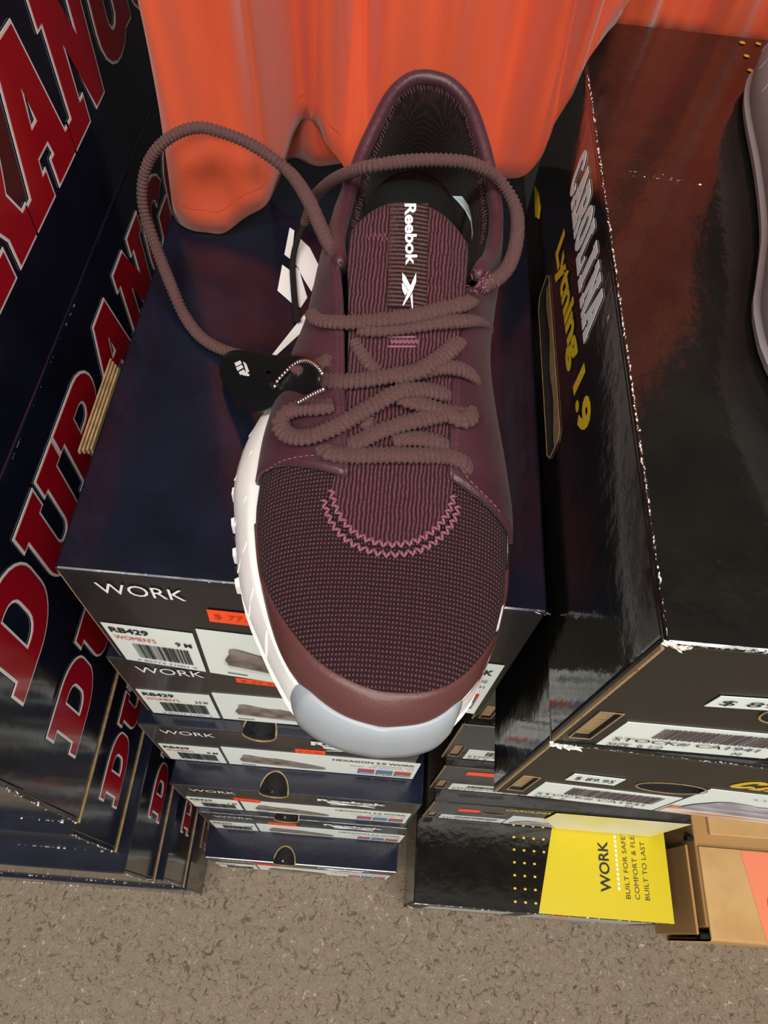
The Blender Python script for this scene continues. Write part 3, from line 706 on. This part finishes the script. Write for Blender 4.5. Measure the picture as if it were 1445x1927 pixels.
    if not simple:
        # smooth film over the toe
        inner_px = [(484,985),(486,1030),(491,1073),(506,1115),(526,1154),(552,1192),(580,1226),(612,1254),(647,1275),(685,1292),(724,1302),(782,1304),(820,1297),(850,1285),(882,1261),(908,1230),(928,1200),(940,1168),(948,1120),(951,1075)]
        inn = resample(cmr([on_shoe(u, v) for u, v in inner_px], 5), n=90)
        ys = [.012+(-.067-.012)*math.sin(math.pi/2*i/45) for i in range(46)]
        outl = [Vector((FL(y)-.0004, y-.0002, ZF)) for y in ys]+[Vector((FR(y)+.0004, y-.0002, ZF)) for y in ys[::-1][1:]]
        ys2 = None
        outl = resample(outl, n=90); rows = []
        for k in range(13):
            s = 1-math.cos(k/12*math.pi/2); row = []
            for a_, b_ in zip(outl, inn):
                p = a_.lerp(b_, s); z = S(p.x, p.y); nn = nrm(p.x, p.y); hh = .0009 if k < 12 else .0001
                row.append(Vector((p.x, p.y, max(z, ZF-.002)))+nn*hh)
            rows.append(row)
        G().grid(rows).out('toe_film', M_rand, root, smooth=True)
    # tongue, one rib knit piece from the stitched half circle up to the ankle
    front = [(622,925),(634,965),(660,1000),(700,1022),(745,1028),(790,1018),(825,992),(845,962),(853,935)]
    arcp = resample(cmr([on_shoe(u, v) for u, v in front], 6), n=41)
    def tl(y): return hermite([-.004,.012,.03,.06,.09,.115,.127,.132,.135],[.126,.1235,.123,.122,.1195,.1170,.118,.123,.134])(y)
    def tr(y): return hermite([-.004,.012,.03,.06,.09,.115,.127,.132,.135],[.166,.166,.166,.165,.1665,.1675,.165,.159,.150])(y)
    def TZ(x, y):
        b = S(x, y) if y < .07 else None
        c = (tl(y)+tr(y))/2; wd = max((tr(y)-tl(y))/2, .004)
        crown = ZT(y)+.0015+.007*max(0,(y-.06)/.08)**1.2-(.006+.05*max(0,y-.07))*min(1.3,abs(x-c)/.026)**2.2
        if y < .03: return S(x, y)+.0012
        k = min(1, (y-.03)/.05); return (1-k)*(S(x, y)+.0012)+k*crown
    rows = []
    for i in range(41):
        a_ = arcp[i]; s = i/40; row = []
        for j in range(61):
            t = j/60; ye = .133-.008*abs(2*s-1)**3; y = a_.y+(ye-a_.y)*t
            xl, xr = tl(y), tr(y); xt = xl+(xr-xl)*s; x = a_.x+(xt-a_.x)*min(1, t*5)
            row.append(Vector((x, y, TZ(x, y)-(.004*max(0,(t-.96)/.04)**2))))
        rows.append(row)
    tg = G().grid(rows).out('tongue', M_k, root, smooth=True)
    md = tg.modifiers.new('padding', 'SOLIDIFY'); md.thickness = .0035; md.offset = -1
    def on_tongue(u, v, off=0):
        z = .09
        for _ in range(50): p = at(u, v, z=z); z = .7*z+.3*(TZ(p.x, min(p.y, .139))+off)
        return at(u, v, z=z)
    # sides: quarters running round the heel
    BL = [(.0885,.030),(.0882,.045),(.091,.07),(.0955,.10),(.1005,.125),(.104,.15),(.107,.18),(.111,.205),(.117,.228),(.128,.2425),(.145,.2475)]
    TLp = [(.126,.018,.068),(.1225,.04,.076),(.1195,.065,.082),(.1165,.09,.087),(.1125,.113,.087),(.1098,.135,.080),(.1105,.160,.0765),(.1145,.185,.084),(.1215,.204,.093),(.1285,.219,.100),(.137,.227,.1035),(.145,.229,.104)]
    BR = [(.1943,.012),(.1925,.04),(.189,.07),(.1845,.10),(.183,.125),(.182,.15),(.180,.18),(.176,.205),(.171,.228),(.161,.2425),(.145,.2475)]
    TRp = [(.166,.022,.069),(.1655,.045,.076),(.1655,.07,.083),(.169,.095,.087),(.1745,.118,.084),(.1815,.140,.076),(.1845,.165,.076),(.1805,.187,.083),(.1735,.205,.092),(.1655,.2195,.099),(.155,.2275,.103),(.145,.229,.104)]
    def smooth01(x): x = min(max(x,0),1); return x*x*(3-2*x)
    def quarter(B, T, side):
        b = resample(cmr([Vector((p[0],p[1],ZF-.001)) for p in B], 8), n=73); t_ = resample(cmr([Vector(p) for p in T], 8), n=73)
        rows = []; NV = 20
        for a_, c_ in zip(b, t_):
            row = []; ym = (a_.y+c_.y)/2; wgt = smooth01((ym-.075)/.05)
            for k in range(NV+1):
                v = k/NV; s = 1-math.cos(v*math.pi/2)
                x = a_.x+(c_.x-a_.x)*s; y = a_.y+(c_.y-a_.y)*s
                zs = max(S(x, y), ZF-.001)+.0018
                p1 = Vector((x, y, zs))
                outd = Vector((a_.x-.145, a_.y-.17, 0)); outd = (outd.normalized() if a_.y > .19 else Vector((side,0,0)))
                M_ = a_.lerp(c_, .5)+outd*(.009 if a_.y < .2 else .011)
                p2 = a_*(1-v)**2+M_*2*v*(1-v)+c_*v*v
                row.append(p1.lerp(p2, wgt))
            rows.append(row)
        return rows
    qL = quarter(BL, TLp, -1); qR = quarter(BR, TRp, 1)
    allr = qL+qR[::-1][1:]
    q = G().grid(allr).out('quarters', M_up, root, smooth=True)
    md = q.modifiers.new('thickness', 'SOLIDIFY'); md.thickness = .0018; md.offset = 1
    tops = [r_[-1] for r_ in allr]
    i0 = min(i for i, p in enumerate(tops) if p.y > .108); i1 = max(i for i, p in enumerate(tops) if p.y > .112)
    seg_ = tops[i0:i1+1]
    rows = []; cen = Vector((.147,.17,0))
    # padded lining from the collar down to the footbed
    def ins(p, d): v = Vector((cen.x-p.x, (cen.y-p.y) if p.y > .17 else 0, 0)); return v.normalized()*d
    bots = [r_[0] for r_ in allr][i0:i1+1]
    for a_, c_ in zip(seg_, bots):
        row = []
        for zf_, dd in ((0,-.0006),(.0,.0012),(-.002,.0045),(-.008,.0072),(-.018,.0085),(-.03,.0075),(-.045,.006),(-.058,.006)):
            k = min(1, -zf_/.058); p = a_.lerp(Vector((c_.x, c_.y, a_.z)), k); z = max(.036, a_.z+zf_+(.003 if zf_ == 0 and dd > 0 else 0))
            row.append(Vector((p.x, p.y, z))+ins(p, dd))
        rows.append(row)
    G().grid(rows).out('collar_lining', M_lining, root, smooth=True)
    # rolled collar binding
    P = [p+ins(p, .0012)+Vector((0,0,.0006)) for p in seg_]
    tube(P, .0034, .0036, 12).out('collar_binding', M_up, root, smooth=True)
    if simple: return root
    # little puckered stitches where the binding meets the lining
    g = G(); r = random.Random(4)
    for i, p in enumerate(resample([p+ins(p, .0062)+Vector((0,0,-.0006)) for p in seg_], .0018)):
        if p.y > .150: tube([p+Vector((r.uniform(-.0006,.0006),0,.0004)), p+ins(p,.0016)+Vector((.0004,r.uniform(-.001,.001),-.0008))], .00032, seg=4, g=g)
    g.out('collar_stitching', M_thread, root)
    # footbed
    li = [p+ins(p, .0005) for p in bots]; fb = [Vector((p.x, p.y, .037)) for p in li]
    n = len(fb); c0 = Vector((.145,.16,.036)); G().add(fb+[c0, Vector((.120,.06,.036)), Vector((.170,.06,.036))], [(i, i+1, n) for i in range(n-1)]+[(0,n,n+1),(n-1,n+2,n),(n,n+2,n+1)]).out('footbed', M_dark, root)
    # eyestay edge piping, each side, and the dark slot facing under it
    for rr in (qL, qR):
        P = [r_[-1]+Vector((0,0,.0008)) for r_ in rr if r_[-1].y < .112]
        tube(P, .0011, .0010, 6).out('eyestay_edge', M_up, root, smooth=True)
    # stitch rows: half circle zigzag, wing seams
    g = G(); r = random.Random(9)
    for off_, st in ((0,.0026),(.0042,.0028)):
        A_ = resample([Vector((.146+(p.x-.146)*(1+off_*22), p.y-off_*.9, 0)) for p in arcp], .0016)
        for i in range(len(A_)-1):
            a_ = A_[i]; c_ = A_[i+1]; t = (c_-a_).normalized(); nn = Vector((t.y,-t.x,0))
            s1 = (-1)**i*.0013
            for (pa, pb) in ((a_+nn*s1, c_-nn*s1),):
                P = [Vector((q_.x, q_.y, S(q_.x, q_.y)+.0016+.0004*math.sin(k*2))) for k, q_ in enumerate([pa, pa.lerp(pb,.5), pb])]
                tube(P, .00065, .0005, 5, g=g)
    g.out('half_circle_stitching', M_stitch, root, label='pink zigzag stitching around the tongue base')
    def seam(px, nm, per=.0026, rad=.0004, on=None, m=M_thread):
        P = resample(cmr([ (on or on_shoe)(u, v, .0042) for u, v in px], 6), per); g = G()
        for a_, b_ in zip(P, P[1:]): tube([a_.lerp(b_,.12), a_.lerp(b_,.5)+Vector((0,0,.0002)), a_.lerp(b_,.85)], rad, seg=4, g=g)
        return g.out(nm, m, root)
    seam([(500,888),(530,868),(575,858),(612,858),(640,866)], 'wing_seam')
    seam([(868,880),(880,900),(905,925),(930,950),(942,966)], 'wing_seam')
    # reinforcing bar tacks
    g = G()
    for i in range(26):
        p = on_tongue(735+2.0*i, 637+((i*7) % 5), .0006); q_ = on_tongue(737+2.0*i, 648-((i*5) % 4), .0006); tube([p, p.lerp(q_,.5)+Vector((0,0,.0005)), q_], .00042, seg=4, g=g)
    for pa in ((728,634),(728,652)):
        P = [on_tongue(pa[0]+k*6.2, pa[1], .0004) for k in range(10)]; tube(P, .0005, .0005, 5, g=g)
    g.out('lace_keeper_stitching', M_stitch, root)
    r = random.Random(2); g = G()
    for (u, v) in ((900,535),(910,545),(918,528),(895,520),(905,550),(925,540),(912,520),(890,545)):
        for k in range(4):
            p = at(u+r.uniform(-8,8), v+r.uniform(-8,8), z=.086); g2 = p+Vector((r.uniform(-.003,.003), r.uniform(-.003,.003), r.uniform(.0,.003))); tube([p, p.lerp(g2,.5)+Vector((0,0,.0008)), g2], .00028, seg=4, g=g)
    for k in range(10):
        u = 690+k*4.3; p = on_tongue(u, 440+(k % 2)*14, .0008); q_ = on_tongue(u+4, 452-(k % 2)*14, .0008); tube([p, q_], .00035, seg=4, g=g)
    g.out('loose_threads', M_stitch, root)
    # woven label down the tongue
    rows = []
    for j in range(40):
        v = 383+(578-383)*j/39; uL = 734-6*(j/39); uR = 806-3*(j/39)
        rows.append([on_tongue(uL+(uR-uL)*k/8, v, .0014) for k in range(9)])
    tp = G().grid(rows).out('tongue_label', M_tape, root, smooth=True)
    md = tp.modifiers.new('thickness', 'SOLIDIFY'); md.thickness = .0008; md.offset = -1
    # lettering on it reads down towards the toe; each point is laid on the tape
    def tape_point(a_, b_):   # a along the reading direction (down), b towards the left edge of the letters' tops
        return on_tongue(761+b_, 383+a_, .0021)
    cu = bpy.data.curves.new('t', 'FONT'); cu.body = 'Reebok'; cu.offset = .03; cu.resolution_u = 4
    o = bpy.data.objects.new('t', cu); COL.objects.link(o); dg = bpy.context.evaluated_depsgraph_get(); dg.update()
    me = bpy.data.meshes.new_from_object(o.evaluated_get(dg)); vs = [v.co.copy() for v in me.vertices]; fs = [tuple(p.vertices) for p in me.polygons]
    bpy.data.objects.remove(o); bpy.data.curves.remove(cu); bpy.data.meshes.remove(me)
    X = [v.x for v in vs]; Y = [v.y for v in vs]; kx = 116/(max(X)-min(X)); ky = 22/(max(Y)-min(Y))
    obj('lettering', [tape_point((v.x-min(X))*kx, (v.y-min(Y))*ky+2*((v.x-min(X))/(max(X)-min(X)))) for v in vs], fs, M_wink, tp)
    MK = [[(757,513),(763,520),(773,539),(768,546),(757,528)], [(756,533),(759,533),(768,548),(762,556),(757,545)], [(783,513),(783,530),(776,548),(760,574),(757,575),(768,548)], [(772,557),(776,552),(777,580),(775,580)]]
    g = G()
    for l in MK:
        tri = tessellate_polygon([[Vector((a_, -b_, 0)) for a_, b_ in l]]); g.add([on_tongue(a_, b_, .0021) for a_, b_ in l], list(tri))
    g.out('mark', M_wink, tp)
    # size label sewn inside the tongue
    rows = [[at(u, v, z=z) for (u, v, z) in rr] for rr in (((850,398,.082),(862,410,.08),(874,425,.078),(884,445,.076)), ((868,398,.08),(880,415,.078),(885,435,.076),(886,462,.074)), ((882,440,.074),(886,450,.074),(888,465,.072),(886,480,.070)))]
    sl_ = G().grid([[Vector((p.x-.001, p.y, p.z+.008)) for p in rr] for rr in rows]).out('size_label', mat('pale_blue_label','9fb4b8',.6), root, smooth=True, label='pale blue size label inside the collar')
    # laces
    on = on_tongue
    def top(x, y):
        if tl(y)-.003 < x < tr(y)+.003: return TZ(x, y)
        z = S(x, y)+.0036
        return z
    def on_top(u, v, off):
        z = .08
        for _ in range(60): p = at(u, v, z=z); z = .7*z+.3*(top(p.x, p.y)+off)
        return at(u, v, z=z)
    def lace(px, rw=.0037, rh=.0020, nm='lace', name_m=M_lace):
        P = [on_top(u, v, o_) for u, v, o_ in px]
        P = cmr(P, 10)
        # soften height jumps
        P = resample(P, .0006); Z = [p.z for p in P]
        for _ in range(12): Z = [Z[0]]+[(Z[i-1]+Z[i]+Z[i+1])/3 for i in range(1, len(Z)-1)]+[Z[-1]]
        P = [Vector((p.x, p.y, z)) for p, z in zip(P, Z)]
        return tube(P, rw, rh, 10, .17, .0022, .0004).out(nm, name_m, root, smooth=True)
    a = .0018; b_ = .0042; c = .0062
    lace([(608,842,-.002),(622,852,a),(660,857,a),(720,856,a+.001),(780,856,a+.001),(835,858,a),(868,866,a),(882,882,-.0015),(880,892,-.004)])
    lace([(656,838,.0),(680,828,a),(715,812,a+.0005),(755,798,b_),(800,787,b_),(840,778,a+.001),(862,772,0),(872,765,-.003)])
    lace([(738,828,a),(770,824,a),(810,828,a),(838,838,0),(852,850,-.002)])
    lace([(700,752,.000),(690,790,a-.001),(700,815,0)], .0029)
    lace([(748,742,b_),(765,752,b_),(800,762,a+.002),(835,775,a+.001),(868,790,a+.001),(884,784,a),(880,770,-.002)])
    lace([(628,762,.001),(600,766,a+.001),(565,768,b_),(538,778,b_+.002),(528,800,b_+.002),(545,820,b_),(580,822,a+.002),(625,806,a+.001),(670,782,b_-.001),(715,755,b_+.001),(755,736,c),(795,733,b_),(825,738,a),(842,742,-.002)])
    lace([(572,700,a),(600,712,a+.001),(640,718,a+.001),(690,714,b_-.001),(740,706,b_),(785,700,b_),(830,690,b_),(865,694,a+.002),(888,705,a),(894,716,-.003)])
    lace([(740,712,a+.002),(790,696,b_+.002),(825,675,b_),(850,655,a+.001),(862,640,-.002)])
    lace([(556,690,b_),(575,698,a+.002),(592,690,a+.001),(610,680,a),(622,676,-.003)], .0029)
    lace([(590,588,-.001),(600,602,a),(640,606,a),(690,605,a),(735,600,b_-.001),(790,592,a+.001),(835,580,a),(870,572,a),(888,560,-.001),(886,545,-.004)])
    lace([(676,618,a-.001),(710,620,a),(755,616,a),(810,608,a),(860,603,a+.0005),(895,603,a+.001),(912,612,a),(912,624,-.003)])
    lace([(668,640,-.001),(680,665,-.0005),(700,690,0),(715,700,0)], .0029)
    # loose ends: the loop off to the left and the strand across the heel
    def free(px, rw=.0031, rh=.0026, m=M_lace, nm='lace_end', rib=.16, step=.0004):
        P = resample(cmr([at(u, v, y=-z) if z < 0 else at(u, v, z=z) for u, v, z in px], 10), .0006)
        return tube(P, rw, rh, 10, rib, .00215, step).out(nm, m, root, smooth=True)
    free([(640,510,.070),(634,492,.080),(618,460,.084),(600,420,.085),(578,372,.083),(548,328,-.196),(510,296,-.203),(465,268,-.207),(420,250,-.208),(375,240,-.208),(335,250,-.207),(300,275,-.205),(277,310,-.203),(267,355,-.199),(271,400,-.194),(286,445,-.187),(305,495,-.177),(325,545,-.163),(345,590,.006),(372,628,.0045),(405,652,.0045),(450,668,.006),(495,678,.012),(530,692,.022),(556,704,.034),(575,706,.046)])
    free([(573,420,.015),(590,375,.035),(612,350,.062),(640,332,.083),(680,317,.097),(720,309,.1015),(770,303,.1015),(820,301,.1015),(868,304,.1015),(905,315,.098),(935,335,.09),(958,365,.084),(972,400,.080),(973,440,.078),(966,478,.078),(952,508,.080),(935,525,.083),(918,535,.085),(905,538,.082)])
    free([(573,420,.015),(560,450,.008),(551,490,.004),(552,535,.0035),(556,580,.0035),(560,605,.0035)], .0018, .0016, M_dark, 'shadow_strand', .03)  # near-black strand standing in for a shadow, the shade put into its colour
    return root
make_sneaker('sneaker', 'maroon knit work sneaker with white sole standing toe forward on the centre stack', M_synth, M_knit, M_mesh, M_sole, M_toe)

# ---------------------------------------------------------------- black hang tag on its ball chain
TG = thing('hang_tag', 'soft black shoe tag with silver ball chain lying beside the sneaker laces', 'tag', at(500,730,z=.0))
px = [(414,705),(418,684),(440,672),(478,676),(520,684),(560,686),(592,694),(604,715),(600,736),(578,745),(552,752),(525,768),(490,781),(462,780),(444,768),(434,748),(420,728)]
def tagloop(sc_, dz, sx=0):
    P = []
    for u, v in px:
        t = max(0, (508+(u-508)*sc_-414)/190); z0 = .004+.078*t
        P.append(at(508+(u-508)*sc_, 722+(v-722)*sc_, z=z0)+Vector((0,0,dz)))
    return cmr(P, 4, closed=True)
rows = [tagloop(.90,0),tagloop(.98,.0012),tagloop(1.0,.0032),tagloop(.985,.0052),tagloop(.92,.0066),tagloop(.80,.0072),tagloop(.5,.0076),tagloop(.05,.0077)]
g = G().grid(rows, closed=True); n = len(rows[0]); g.f.append(tuple(range(n)))
tb = g.out('tag_body', M_tag, TG, smooth=True)
def tagp(u, v, h=.0092): t = max(0, (u-414)/190); return at(u, v, z=.004+.078*t+h)
g = G()
for q in ([(441,683),(452,678),(455,684),(444,690)], [(444,692),(455,686),(458,692),(447,698)], [(457,680),(463,684),(469,699),(464,703)], [(449,700),(457,696),(460,702),(452,706)], [(458,694),(462,700),(470,705),(468,708),(456,706)]):
    g.add([tagp(*p) for p in q], [tuple(range(len(q)))])
g.out('mark', M_wink, tb)
g = G()
for P in ([(517,727,.044),(522,717,.050),(533,705,.060),(546,692,.069),(560,682,.077),(573,679,.083),(585,682,.087),(597,691,.089),(606,703,.090)], [(608,733,.092),(597,738,.088),(585,744,.082),(573,751,.074),(562,757,.066)]):
    for p in resample(cmr([at(u, v, z=.0150+.078*(u-414)/190) for u, v, z in P], 8), .0023): g.ball(p, .00105)
g.out('ball_chain', M_steel, TG, smooth=True, label='silver ball chain')
g = G(); tube([tagp(508,722), tagp(516,727), tagp(524,724)], .0016, g=g).out('eyelet', M_dark, TG, smooth=True)

# ---------------------------------------------------------------- grey soled shoe on the right stack
n0 = len(ROOTS)
M_gs = mat('pale_grey_foam', '8f8c8c', .55, .1, 100); M_gu = mat('charcoal_mesh', '26272b', .8, .3, 500); M_gum = mat('tan_gum_rubber', '7a5f48', .6)
r2 = make_sneaker('sneaker', 'grey soled dark shoe at the right edge, on the top glossy black boot box', M_gu, M_gu, M_gu, M_gs, M_gs, simple=True)
r2.location = Vector((.147+.199, .09+.022, .1056))

# ---------------------------------------------------------------- ceiling fittings, last the lift to floor level
for i, (x, y) in enumerate(((.9,-.75),(-.5,-.95),(.1,-2.3))):
    t = thing('ceiling_lamp', ['ceiling light panel above the right stack','ceiling light panel above the left stack','ceiling light panel behind the camera'][i], 'lamp', (x,y,2.03))
    g = G()
    for a_, b_ in (((-.62,-.17),(.62,-.15)),((-.62,.15),(.62,.17)),((-.62,-.15),(-.6,.15)),((.6,-.15),(.62,.15))): g.box((a_[0],a_[1],-.03),(b_[0],b_[1],-.001))
    g.out('frame', mat('lamp_frame','dddddd',.5), t, local=True)
for o in ROOTS:
    if o.type == 'MESH':
        vs = [v.co for v in o.data.vertices]; c = Vector(((min(v.x for v in vs)+max(v.x for v in vs))/2, (min(v.y for v in vs)+max(v.y for v in vs))/2, min(v.z for v in vs)))
        o.data.transform(Matrix.Translation(-c)); o.location = c
    o.location.z += F0
